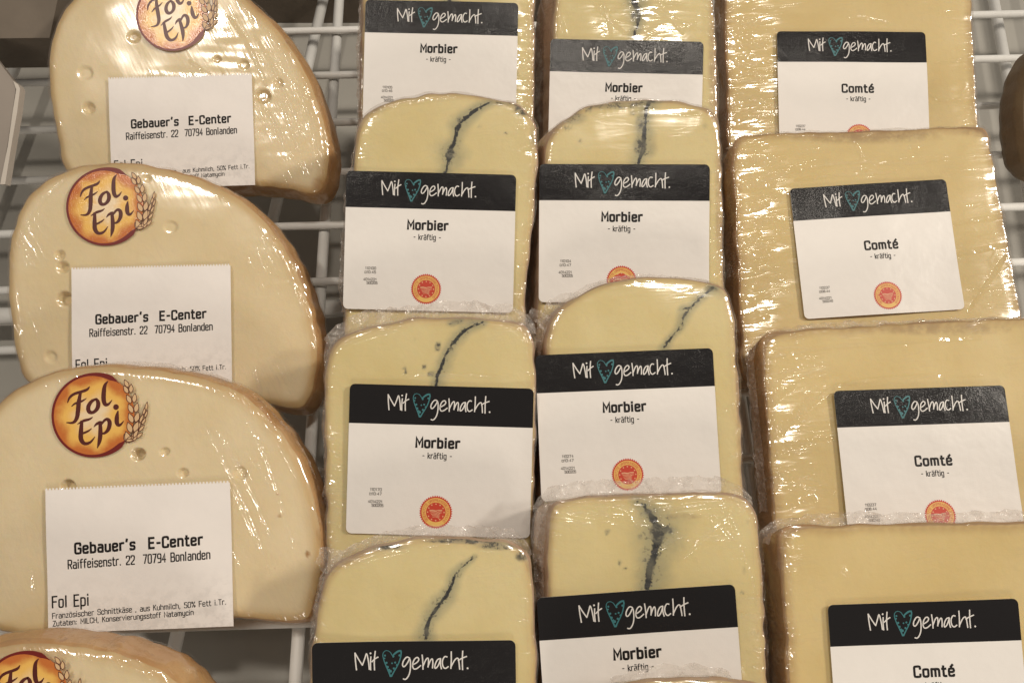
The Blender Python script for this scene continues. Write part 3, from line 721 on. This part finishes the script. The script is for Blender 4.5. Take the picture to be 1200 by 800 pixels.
FZ = -0.085
def sheet(name, x0, x1, y0, y1, z, mat, kind='structure', nx=1):
    o = mesh(name, [(x0, y0, z), (x1, y0, z), (x1, y1, z), (x0, y1, z)], [(0, 1, 2, 3)], mat, None, False)
    return tag(o, kind=kind)
sheet('floor', -0.9, 0.9, -0.5, 1.1, FZ, M['tray'])
def box(name, lo, hi, mat, parent=None, b=0.0):
    import bmesh
    bm = bmesh.new(); bmesh.ops.create_cube(bm, size=1)
    for v in bm.verts: v.co = Vector([(lo[i]+hi[i])/2+v.co[i]*(hi[i]-lo[i]) for i in range(3)])
    if b: bmesh.ops.bevel(bm, geom=bm.edges[:], offset=b, segments=2, affect='EDGES')
    me = bpy.data.meshes.new(name); bm.to_mesh(me); bm.free(); me.materials.append(mat)
    o = bpy.data.objects.new(name, me); COL.objects.link(o)
    if parent: o.parent = parent
    return o
wl = box('wall', (-0.9, 0.475, FZ+0.0003), (0.10, 0.50, 0.02), M['carton']); tag(wl, kind='structure')
lr = empty('lower_rack', (0, 0, FZ+0.03), Matrix.Rotation(math.radians(1.5), 3, 'Z')); tag(lr, 'lower rack of slanting bars seen dimly below the white wire shelf', 'rack')
for x in (-0.36, -0.165, 0.02, 0.30, 0.335): tube('bar', (x-0.04, -0.3, 0), (x+0.05, 0.5, 0), 0.0035, M['wire'], lr)
for y in (-0.20, 0.02, 0.235): tube('cross_bar', (-0.5, y, -0.006), (0.05, y, -0.006), 0.005, M['wire'], lr)

def prism_px(name, pts, Z, t, mat, parent=None, bev=0.0006):
    P = [cam2w((x-600)/FPX*Z, (400-y)/FPX*Z, Z) for x, y in pts]; n = len(P); dn = ROT @ Vector((0, 0, -t))
    V = P+[p+dn for p in P]
    Fc = [tuple(reversed(range(n))), tuple(range(n, 2*n))]+[(i, (i+1) % n, n+(i+1) % n, n+i) for i in range(n)]
    o = mesh(name, V, Fc, mat, None, False)
    if parent: o.parent = parent; o.matrix_parent_inverse = parent.matrix_world.inverted()
    return o
ct = prism_px('carton', [(-70, 46), (58, 44.5), (76, -40), (80, -120), (-70, -120)], 0.470, 0.05, M['carton']); tag(ct, 'dark taupe box at the back, behind the rearmost holey cheese', 'box')
dv = empty('shelf_divider', cam2w((0-600)/FPX*0.46, (200-0)/FPX*0.46, 0.46)); bpy.context.view_layer.update()
tag(dv, 'grey plastic shelf divider with pale rim at the left edge', 'divider')
prism_px('panel', [(-60, 20), (-8, 64), (19, 99), (15, 130), (8, 175), (2, 212), (-60, 240)], 0.455, 0.003, M['holder'], dv)
prism_px('rim', [(15.5, 95), (21, 99), (23.5, 104), (20, 132), (13, 172), (6, 216), (0, 216), (9, 172), (15, 130), (19, 105)], 0.4545, 0.005, M['holderrim'], dv)

# ------------------------------------------------------------------ the four rows of cheese
GF, GM, GC = 'pale holey cheeses in the left row', 'ash line cheeses with black and white labels', 'golden cheese blocks in the right row'
FM = ('folepi', 'rind_f', 'film_f'); MM = ('morbier', 'rind_m', 'film_m'); CM = ('comte', 'rind_c', 'film_c')

def fan(x0, x1, ys, dy, seed):                 # short pulls running in from an edge
    q = random.Random(seed); L = []
    for y in ys:
        xa = x0+q.uniform(0, 4); xb = x0+(x1-x0)*q.uniform(0.35, 1.0); d = dy*q.uniform(0.4, 1.4); y += q.uniform(-3, 3)
        L.append([(xa, y), ((xa+xb)/2, y-d*0.3+q.uniform(-2, 2)), (xb, y-d)])
    return L
# --- left row
p = Pack('holey_cheese', (213, 150), .445, 0.0, 'rearmost pale holey cheese, lamp glare over its round orange badge', GF)
p.build([(75,205),(66,165),(59,130),(56,95),(56,60),(62,30),(78,2),(110,-28),(160,-48),(215,-48),(265,-20),(300,8),(325,34),(346,62),(364,98),(378,135),(385,170),(384,205),(373,229),(345,223),(302,216),(240,219),(170,226),(110,224)],
        .033, FM, rest=None, bevel=.004, dents=[(104,127,8,1.4),(157,44,8,1.6),(308,113,10,2.6),(326,97,6,1.2),(286,76,7,1.2),(100,86,10,.6),(255,70,5,1.0)],
        stain=[(376,215,18,26,.5)], wr=[(340,140,50,100,.85),(290,60,70,60,.40),(210,90,60,14,.3)], wr_base=.02, creases=[[(298,42),(318,72),(332,108)],[(322,84),(342,125),(352,155)],[(330,118),(340,150),(352,178)],[(312,128),(326,152),(334,175)],[(268,20),(290,50),(312,100)],[(222,72),(236,82)],[(345,95),(365,140),(372,185)]], seed=11, flare=.0018)
p.label_at((129,94),(296.5,89),'F'); p.badge_at(203,19,42,0.25)
p.ridge([(378,150),(362,98),(335,45),(300,8),(270,-14)], [1.2,2.0,3.4,3.0,2], 12, back=.012, z=-.016)

p = Pack('holey_cheese', (180, 390), .402, 0.03, 'second pale holey cheese from the back, three small holes left of its label', GF)
p.build([(22,441),(14,404),(11,376),(8,345),(7,313),(11,275),(21,243),(42,217),(70,201),(105,191),(147,189),(189,196),(238,210),(280,231),(308,256),(336,292),(358,340),(369,385),(372,420),(368,448),(358,479),(335,478),(301,472),(240,478),(150,482),(60,478)],
        .033, FM, back=(-1,-2.5), rest=None, bevel=.004, dents=[(71,299,6,1.3),(74,313,8,1.8),(76,350,10,2.2),(172,209,5,.8),(59,418,8,.5),(200,266,9,.4)],
        wr=[(30,330,34,160,.5),(330,300,50,90,.55),(300,440,70,40,.35)], creases=[[(318,262),(340,300),(352,350)],[(14,300),(40,245),(75,212)],[(300,245),(335,290),(358,340)],[(20,330),(28,380),(26,430)],[(270,440),(275,470)],[(300,430),(306,462)]], seed=22, flare=.0018)
p.label_at((86,316),(271.5,311.5),'F'); p.badge_at(125,243,45.5,0.06)
p.ridge([(372,400),(360,344),(336,290),(308,254),(284,232)], [1.5,3.2,5.5,5.0,1.5], 23, back=.012, z=-.010)

p = Pack('holey_cheese', (165, 650), .360, 0.04, 'third pale holey cheese in full view, label showing its whole ingredients text', GF)
p.build([(-18,735),(-36,700),(-48,650),(-52,600),(-46,550),(-30,505),(-3,470),(21,455),(42,442),(70,433),(115,429),(168,430.5),(217,438),(259,450),(290,465),(322,497),(348,532),(364,570),(374,616),(377,650),(373,682),(366,717),(358,731),(315,728),(276,723),(200,731),(110,738),(30,750)],
        .033, FM, back=(-1,-3.5), rest=None, bevel=.004, dents=[(162,532,9,2.8),(193,529,6,.9),(214,554,7,1.0),(80,569,9,2.0),(281,554,9,.9)],
        stain=[(360,649,5,6,.8),(328,604,6,3,.55),(325,579,3,2,.5),(290,695,3,3,.5),(322,665,2,3,.4)], wr=[(290,590,45,130,.50),(45,665,25,45,.4),(310,480,80,30,.5)], creases=[[(272,568),(286,596),(300,628)],[(240,492),(268,548),(300,615),(318,672)],[(286,482),(318,545),(345,640)],[(255,500),(285,550),(318,625)],[(38,665),(42,690)],[(300,470),(330,520),(350,560)]], seed=33, flare=.0018)
p.label_at((56,573.5),(271,564.5),'F'); p.badge_at(111.5,486,49,0.0)
p.ridge([(378,600),(362,548),(340,512),(318,488),(296,466)], [1.5,2.6,5.5,4.5,1.0], 34, back=.012, z=-.006)
p.ridge([(42,437),(115,427),(168,428),(230,438),(262,448)], [.4,1.4,1.6,2.0,.5], 35, back=.01, z=-.008)

p = Pack('holey_cheese', (90, 860), .318, 0.0, 'front pale holey cheese cut by the bottom left corner, brown rind on top', GF)
p.build([(-120,1010),(-160,950),(-160,860),(-110,795),(-50,768),(0,758),(35,754),(87,758),(140,768),(175,779),(205,798),(235,830),(262,880),(275,950),(262,1010),(200,1035),(60,1040),(-60,1035)],
        .032, FM, back=(-1,-4.5), rest=None, bevel=.004, wr=[(190,790,60,40,.8),(60,760,90,16,.5)], creases=[[(120,758),(180,790),(230,850)],[(60,752),(130,752),(190,768)]], seed=44, flare=.0022)
p.badge_at(33,811,50,0.05)

# --- second row
C1 = ('110170', '□10:47', '4014221', '500205')
p = Pack('ash_cheese', (517, 95), .438, 0.0, 'rearmost wedge of second row, its label nearly touching the top picture edge', GM)
p.build([(424,205),(424,60),(426,-40),(450,-62),(520,-72),(590,-60),(624,-40),(626,60),(622,205)], .031, MM, back=(-5.5,0), vein=[[(540,-70,1.0),(528,-20,1.2),(526,4,1.4),(520,30,1.2)]],
        wr=[(616,65,16,90,1.0),(425,80,14,130,.8)], creases=fan(626,608,range(8,130,9),2,1)+[[(424,60),(427,120),(425,190)]], seed=51)
p.label_at((429,1.5),(607.5,5.5),'M',('110105','□10:46','4014221','500205'),down=1.2)
p.ridge([(424,205),(423,100),(424,0),(427,-50)], [3.2,4.0,4.2,3.0], 52, z=-.008, back=.01)
p.ridge([(420,205),(414,100),(416,0),(420,-50)], [1.8,2.6,3.0,2.0], 53, z=-.022, back=.004)

p = Pack('ash_cheese', (505, 290), .397, 0.0, 'second wedge from the back in second row, thick dark vein and dark edge', GM)
p.build([(405,362),(408,260),(414,190),(419,155),(424,137),(442,125),(467,117),(495,111),(532,109),(560,112.5),(590,118),(611,125),(623,138),(629,158),(628,190),(623,270),(613,350)], .031, MM, back=(-3,0),
        vein=[[(572,121,.55),(556,130,.7),(545,138,.9),(537,150,1.3)],[(537,150,1.2),(533,165,1.0),(529,176,1.5),(527,182,1.9),(524,193,.9),(520,204,.9)]],
        mould=[(596,120,40,7,.7),(613,127,18,14,.9),(538,140,5,6,.9),(528,180,9,8,1.0),(593,156,4,3,.75),(562,148,5,4,.5),(530,135,3,3,.5),(625,160,8,24,.5),(470,117,60,5,.4),(440,128,20,7,.4)], wr=[(600,170,30,14,.3),(410,230,12,70,.5)], creases=fan(629,606,range(150,330,22),-5,2)+[[(430,135),(480,120),(540,115)],[(555,372),(600,365)]], seed=61, wr_edge=.7)
p.label_at((407,201),(605,206),'M',('110100','□10:45','4014221','500205'))
p.ridge([(404,365),(402,300),(406,230),(412,180),(418,150),(424,138)], [4.2,3.6,3.0,3.4,1.8,.6], 62, z=-.004, back=.012)

p = Pack('ash_cheese', (518, 537), .361, 0.0, 'second row wedge whose whole round red and yellow seal shows', GM)
p.build([(384,655),(382,540),(380,470),(382,430),(386,412),(394,400),(410,391.5),(435,384.5),(472,376),(510,372),(560,373.5),(605,379),(619,385),(624,404),(626,425),(626,500),(622,626)], .030, MM, back=(1,-3.5),
        vein=[[(566,377,.5),(552,383,.6),(543,388,.7),(534,397,.8),(528,407,.7),(523,418,.6),(518,430,.8),(513,440,.8),(512,452,.8)],[(540,376,.3),(528,379,.3)]],
        mould=[(513,406,6,9,1.0),(497,430,4,6,.8),(474,431,4,4,.75),(475,436,3,5,.85),(505,438,7,5,.95),(530,380,5,3,.8),(545,376,28,7,.55),(487,397,4,5,.35),(533,421,3,3,.4),(388,411,3,3,.9)], wr=[(388,560,16,110,.9),(392,640,26,30,.7),(500,445,90,8,.25)], creases=fan(384,408,range(500,650,14),-4,3)+[[(470,440),(520,438),(600,442)],[(392,410),(420,396),(470,384)],[(586,376),(605,384),(618,400)]], seed=71, wr_edge=.55)
p.label_at((411,449),(625.5,454.8),'M',C1)
p.ridge([(381,440),(382,415),(396,394),(435,381),(472,373),(510,369),(560,370),(612,377),(624,392)], [1.5,4.6,7.2,6.0,5.6,6.2,6.4,6.4,2.0], 72, z=-.004, back=.012)
p.ridge([(386,655),(381,560),(380,480),(380,440)], [1.2,2.8,2.4,1.4], 73, z=-.003, back=.012)

p = Pack('ash_cheese', (486, 835), .327, 0.0, 'front wedge of second row, thin diagonal vein and black crust along the top', GM)
p.build([(362,800),(368,740),(374,700),(383,675),(398,659),(427,646),(465,635.5),(510,631),(555,633),(600,638),(615,646),(621,663),(626,725),(628,800)], .028, MM, back=(-1,-6),
        vein=[[(556,652,.25),(544,663,.4),(533,676,.7),(530,684,.7)],[(529,685,.5),(520,700,.8),(511,713,.9),(503,728,.8),(497,748,1.0)]],
        mould=[(510,715,8,7,.5),(545,634,70,5,1.1),(450,641,40,6,.9),(585,640,40,7,1.0),(612,652,14,10,.8),(500,740,6,10,.6)], wr=[(380,690,18,60,.5)], creases=fan(368,384,range(680,800,16),-3,4)+[[(395,668),(430,652),(480,642)]], seed=81, wr_edge=.75)
p.label_at((367,750.5),(604,747.5),'M',C1)
p.ridge([(363,800),(367,730),(378,682),(396,657),(427,643),(465,632),(510,628),(555,630),(604,634),(622,655)], [2.2,3.2,3.6,2.4,2.0,2.4,2.8,2.4,3.4,1.0], 82, z=-.003, back=.012)
p.ridge([(380,676),(392,660),(400,652)], [5.5,8.0,1.5], 83, z=-.004, back=.004)

# --- third row
p = Pack('ash_cheese', (735, 100), .440, 0.0, 'rearmost wedge of third row, bright crinkled film glare above its label', GM)
p.build([(646,205),(647,100),(650,-20),(680,-50),(740,-58),(800,-50),(836,-20),(840,100),(842,205)], .030, MM, back=(-9,0), vein=[[(742,-30,1.4),(744,5,1.5),(748,20,1.4),(747,33,.7)],[(744,36,.6),(743,46,.6)]],
        mould=[(745,18,11,16,.75)], stain=[(838,70,14,170,.45)], wr=[(745,20,110,45,1.1),(655,60,14,90,1.1),(832,60,14,130,.8)], creases=[[(695,3),(712,22),(730,38)],[(765,12),(785,22),(808,30)],[(756,38),(770,28),(790,20)],[(702,-4),(712,14),(716,44)],[(655,12),(662,40)],[(800,36),(815,28)],[(730,40),(760,36)],[(738,10),(760,2),(800,6)],[(775,8),(800,40)]]+fan(840,824,range(10,200,18),3,5), seed=91)
p.label_at((645,47),(823.5,51),'M',C1)
p.ridge([(646,205),(648,100),(652,0),(655,-30)], [2.4,2.2,2.4,1.8], 92, z=-.005, back=.016)

p = Pack('ash_cheese', (730, 290), .401, 0.0, 'second wedge from the back in third row, nearly upright vein, mottled grey edge', GM)
p.build([(631,352),(633,260),(639,180),(643,162),(648,154),(662,140),(685,125),(717,119),(750,116),(787,118),(820,124),(836,129),(842,150),(845,185),(847,260),(847,345)], .030, MM, back=(-6,0),
        vein=[[(762,118,1.1),(758,128,.9),(756,145,.9),(755,160,1.1),(752,175,1.4),(748,192,1.0)],[(755,155,1.3),(752,178,1.4)]],
        mould=[(750,145,9,18,.7),(750,172,12,18,.8),(720,123,60,8,.75),(672,138,26,12,.7),(690,129,5,4,1.0),(680,165,5,4,.75),(826,148,6,8,.4),(742,132,7,6,.7),(765,175,10,16,.4),(760,119,30,5,.8),(665,150,10,5,.6)],
        stain=[(843,230,8,130,.4)], wr=[(838,250,14,90,.7),(638,180,10,60,.4),(740,120,100,8,.4)], creases=fan(846,832,range(200,340,16),-5,6)+[[(700,122),(760,118),(820,124)]], seed=101, wr_edge=.7)
p.label_at((632,193),(830.5,194),'M',('110104','□10:47','4014221','500205'))
p.ridge([(629,352),(629,250),(633,185),(645,156),(662,138)], [.8,1.6,4.2,2.4,.5], 102, z=-.008, back=.014)

p = Pack('ash_cheese', (732, 490), .366, 0.08, 'third row wedge with tilted label, its vein slanting up to the right', GM)
p.build([(638,560),(640,430),(641,395),(647,375),(660,357),(687,341),(720,330),(755,325),(800,327),(837,333),(852,338),(858,356),(862,400),(867,470),(870,566)], .028, MM, back=(-5.5,-2.5),
        vein=[[(836,336,.8),(828,343,.5),(818,352,.5),(808,362,.5),(801,371,.6),(795,385,.5),(786,397,.5),(779,408,.6)],[(806,360,.4),(800,362,.4)]],
        mould=[(835,338,14,6,.9),(802,370,6,8,.6),(845,345,12,12,.4),(784,370,4,5,.3),(700,337,30,5,.25)], stain=[(866,480,7,130,.4)], wr=[(640,480,14,90,.6),(864,400,8,90,.3)], creases=fan(869,842,range(380,560,30),-6,7), seed=111, wr_edge=.5)
p.label_at((627,416.5),(834,408),'M',('110274','□10:47','4014221','500205'))
p.ridge([(630,440),(636,392),(648,366),(687,337),(720,326),(760,321),(820,325),(846,333)], [2.2,3.2,5.2,2.2,1.8,1.6,1.4,.5], 112, z=-.003, back=.012)
p.ridge([(644,372),(634,366),(622,360)], [5.0,4.5,3.2], 113, z=-.002, back=.003)

p = Pack('ash_cheese', (748, 790), .331, 0.02, 'third row wedge with cracked black vein and wrinkled film top', GM)
p.build([(640,800),(642,700),(643,640),(645,596),(651,587),(690,584),(750,581),(820,580),(862,580),(878,587),(887,608),(892,650),(895,710),(899,800)], .026, MM, back=(-5,-5),
        vein=[[(745,588,.6),(756,594,.9),(764,604,1.6),(770,618,3.0),(771,628,3.0)],[(771,628,3.0),(766,645,2.0),(764,657,1.7),(763,672,1.8),(762,680,1.5),(757,688,1.2)],[(771,626,1.2),(782,618,.9),(787,622,.8)]],
        mould=[(771,624,16,18,.95),(712,623,4,6,1.0),(750,628,5,6,.8),(726,659,4,6,.8),(733,665,5,3,.8),(784,621,10,9,.75),(870,694,5,4,.7),(872,668,5,10,.4),(876,611,4,4,.5),(760,600,24,12,.5),(762,665,10,22,.6)],
        stain=[(800,605,40,7,.45),(896,680,7,110,.4)], wr=[(760,600,150,28,.85),(860,630,40,70,.75),(775,640,40,40,.5),(645,650,14,90,.7),(882,740,12,60,.8)], wr_base=.12, creases=[[(652,592),(680,602),(716,604)],[(738,596),(748,612)],[(762,648),(782,634),(800,628)],[(826,600),(850,618),(872,645),(884,690)],[(800,652),(840,612),(870,596)],[(768,598),(810,592),(860,590)],[(770,604),(790,622),(830,640)],[(690,588),(740,592),(760,610)],[(845,592),(862,612),(868,640)]]+fan(894,868,range(700,800,20),4,8), seed=121, wr_edge=.8)
p.label_at((628.5,698.5),(859.5,682.5),'M',C1)
p.ridge([(628,640),(634,608),(648,585),(690,581),(750,578),(820,577),(864,577),(884,592)], [2.0,4.2,4.6,5.0,4.6,4.6,4.8,2.0], 122, z=-.002, back=.012)
p.ridge([(638,800),(637,720),(636,650),(640,605)], [3.6,4.0,3.6,3.0], 123, z=-.004, back=.014)

p = Pack('ash_cheese', (820, 900), .300, 0.0, 'wedge just peeking in at the bottom edge, only its film top showing', GM)
p.build([(655,900),(668,840),(700,812),(750,800),(810,797),(860,799),(900,808),(925,830),(930,900)], .024, MM, back=(0,-9), seed=131, vein=[[(820,797,.5),(800,830,.6)]], wr=[(800,800,120,20,.8)])
p.ridge([(720,810),(760,799),(810,796),(860,798)], [1.5,3.0,3.0,1.5], 132, z=-.002, back=.01)

# --- right row
CC = ('110237', '□08:44', '4014221', '500240')
p = Pack('golden_cheese', (1000, 96), .460, 0.10, 'rearmost golden block of right row, label glare left of its heart', GC)
p.build([(858,240),(855,150),(852,60),(850,-30),(853,-42),(900,-48),(1000,-52),(1100,-54),(1133,-52),(1137,-30),(1140,50),(1146,146),(1150,240)], .027, CM, back=(0,0), bevel=.0014,
        wr=[(880,80,48,150,1.25),(990,10,150,26,.35),(1130,100,20,60,.5),(1070,90,20,60,.2)], wr_base=.12, creases=fan(857,908,range(20,155,8),4,9)+[[(1000,20),(1040,28)],[(1095,75),(1135,70)],[(1088,110),(1100,120),(1125,118)]], seed=141)
p.label_at((909,38.6),(1082.5,39.6),'C',CC,up=1.8)

p = Pack('golden_cheese', (1020, 290), .417, 0.16, 'golden block in right row whose whole label with round seal is uncovered', GC)
p.build([(871,386),(867,330),(863,240),(860,180),(862,165),(870,159),(921,156.5),(1022,154),(1124,148.8),(1150,147.5),(1158,151),(1164,190),(1174,248),(1186,310),(1196,372)], .027, CM, bevel=.0014,
        stain=[(1010,158,160,18,.45),(1150,155,40,12,.4)], wr=[(895,260,62,150,1.25),(1000,190,150,26,.6),(1140,290,40,70,.35),(1150,345,30,30,.5)], wr_base=.14, creases=fan(864,922,range(180,385,9),7,10)+[[(868,218),(930,200),(1000,189),(1060,194),(1115,186)],[(1000,165),(1010,185)],[(1112,264),(1150,257),(1184,252)],[(1116,300),(1150,293),(1186,285)],[(1132,368),(1152,338),(1180,298)],[(930,212),(980,205),(1050,202)]], seed=151)
p.label_at((924,222.5),(1106,211.5),'C',CC,up=1.2)
p.ridge([(856,172),(880,158),(921,155),(1022,152),(1124,147),(1158,148)], [1.5,2.2,1.2,.7,.6,.4], 152, z=-.002, back=.008)

p = Pack('golden_cheese', (1085, 530), .368, 0.20, 'golden block in right row with long bright folds fanning left of the label', GC)
p.build([(908,600),(905,552),(900,485),(896,430),(893,404),(896,392),(906,389),(989,384),(1090,377.5),(1200,373),(1252,371),(1262,385),(1270,480),(1280,600)], .026, CM, back=(0,-2), bevel=.0014,
        stain=[(1100,385,180,14,.4)], wr=[(930,460,70,110,1.0),(925,570,40,60,.8),(1000,400,130,22,.5)], wr_base=.10, creases=[[(904,516),(932,494),(958,466),(984,449),(1060,441),(1150,440)],[(906,532),(944,518),(976,513)],[(902,474),(932,450)],[(900,452),(918,438),(940,428)],[(906,560),(948,572),(976,575)],[(912,596),(960,582)],[(905,505),(928,490),(950,462)],[(900,420),(950,409),(1000,404),(1090,400)],[(1100,398),(1150,396)]]+fan(898,925,range(420,600,15),6,11), seed=161)
p.label_at((974.6,458.7),(1174,452),'C',('110237','□08:44','4014221','500240'))
p.ridge([(884,420),(888,398),(905,387),(989,382),(1090,375),(1200,371),(1250,369)], [1.2,2.6,3.4,2.0,1.8,1.5,1.0], 162, z=-.002, back=.01)
p.ridge([(904,600),(899,540),(891,460),(886,410)], [2.0,2.0,2.0,1.4], 163, z=-.006, back=.012)

p = Pack('golden_cheese', (1080, 770), .328, 0.10, 'front golden block of right row, plain smooth face and red brown side', GC)
p.build([(927,830),(922,730),(918,660),(915,630),(919,619),(930,617.5),(1000,617),(1100,615),(1200,612.5),(1285,611),(1296,625),(1305,720),(1312,830)], .026, CM, back=(0,-5), bevel=.0014,
        stain=[(917,640,6,40,.3)], wr=[(925,640,18,40,.7),(990,668,8,6,.8),(922,740,10,60,.55),(1110,660,80,30,.12)], wr_base=.03, creases=[[(918,640),(930,700),(932,780)],[(986,664),(994,672)]]+fan(920,932,range(640,790,18),3,12), seed=171, wr_edge=.4)
p.label_at((968,707.5),(1189,699.5),'C',CC,up=4.8)
p.ridge([(902,640),(906,622),(930,616),(1000,615),(1100,613),(1200,610.5),(1270,609)], [2.2,3.6,3.8,3.4,3.4,3.2,2.0], 172, z=-.002, back=.01)
p.ridge([(908,800),(906,740),(903,680),(901,640)], [1.0,1.4,1.4,1.6], 173, z=-.008, back=.012)

# --- a brown round piece at the right edge, its shade put into the rind colour
M['dark'] = rind_mat('shade_tinted_rind', (0.15, 0.105, 0.06), (0.19, 0.135, 0.075), (0.11, 0.075, 0.04))
p = Pack('round_cheese', (1250, 130), .462, 0.0, 'brown round cheese with shade put into its colour, just showing at the upper right edge', None)
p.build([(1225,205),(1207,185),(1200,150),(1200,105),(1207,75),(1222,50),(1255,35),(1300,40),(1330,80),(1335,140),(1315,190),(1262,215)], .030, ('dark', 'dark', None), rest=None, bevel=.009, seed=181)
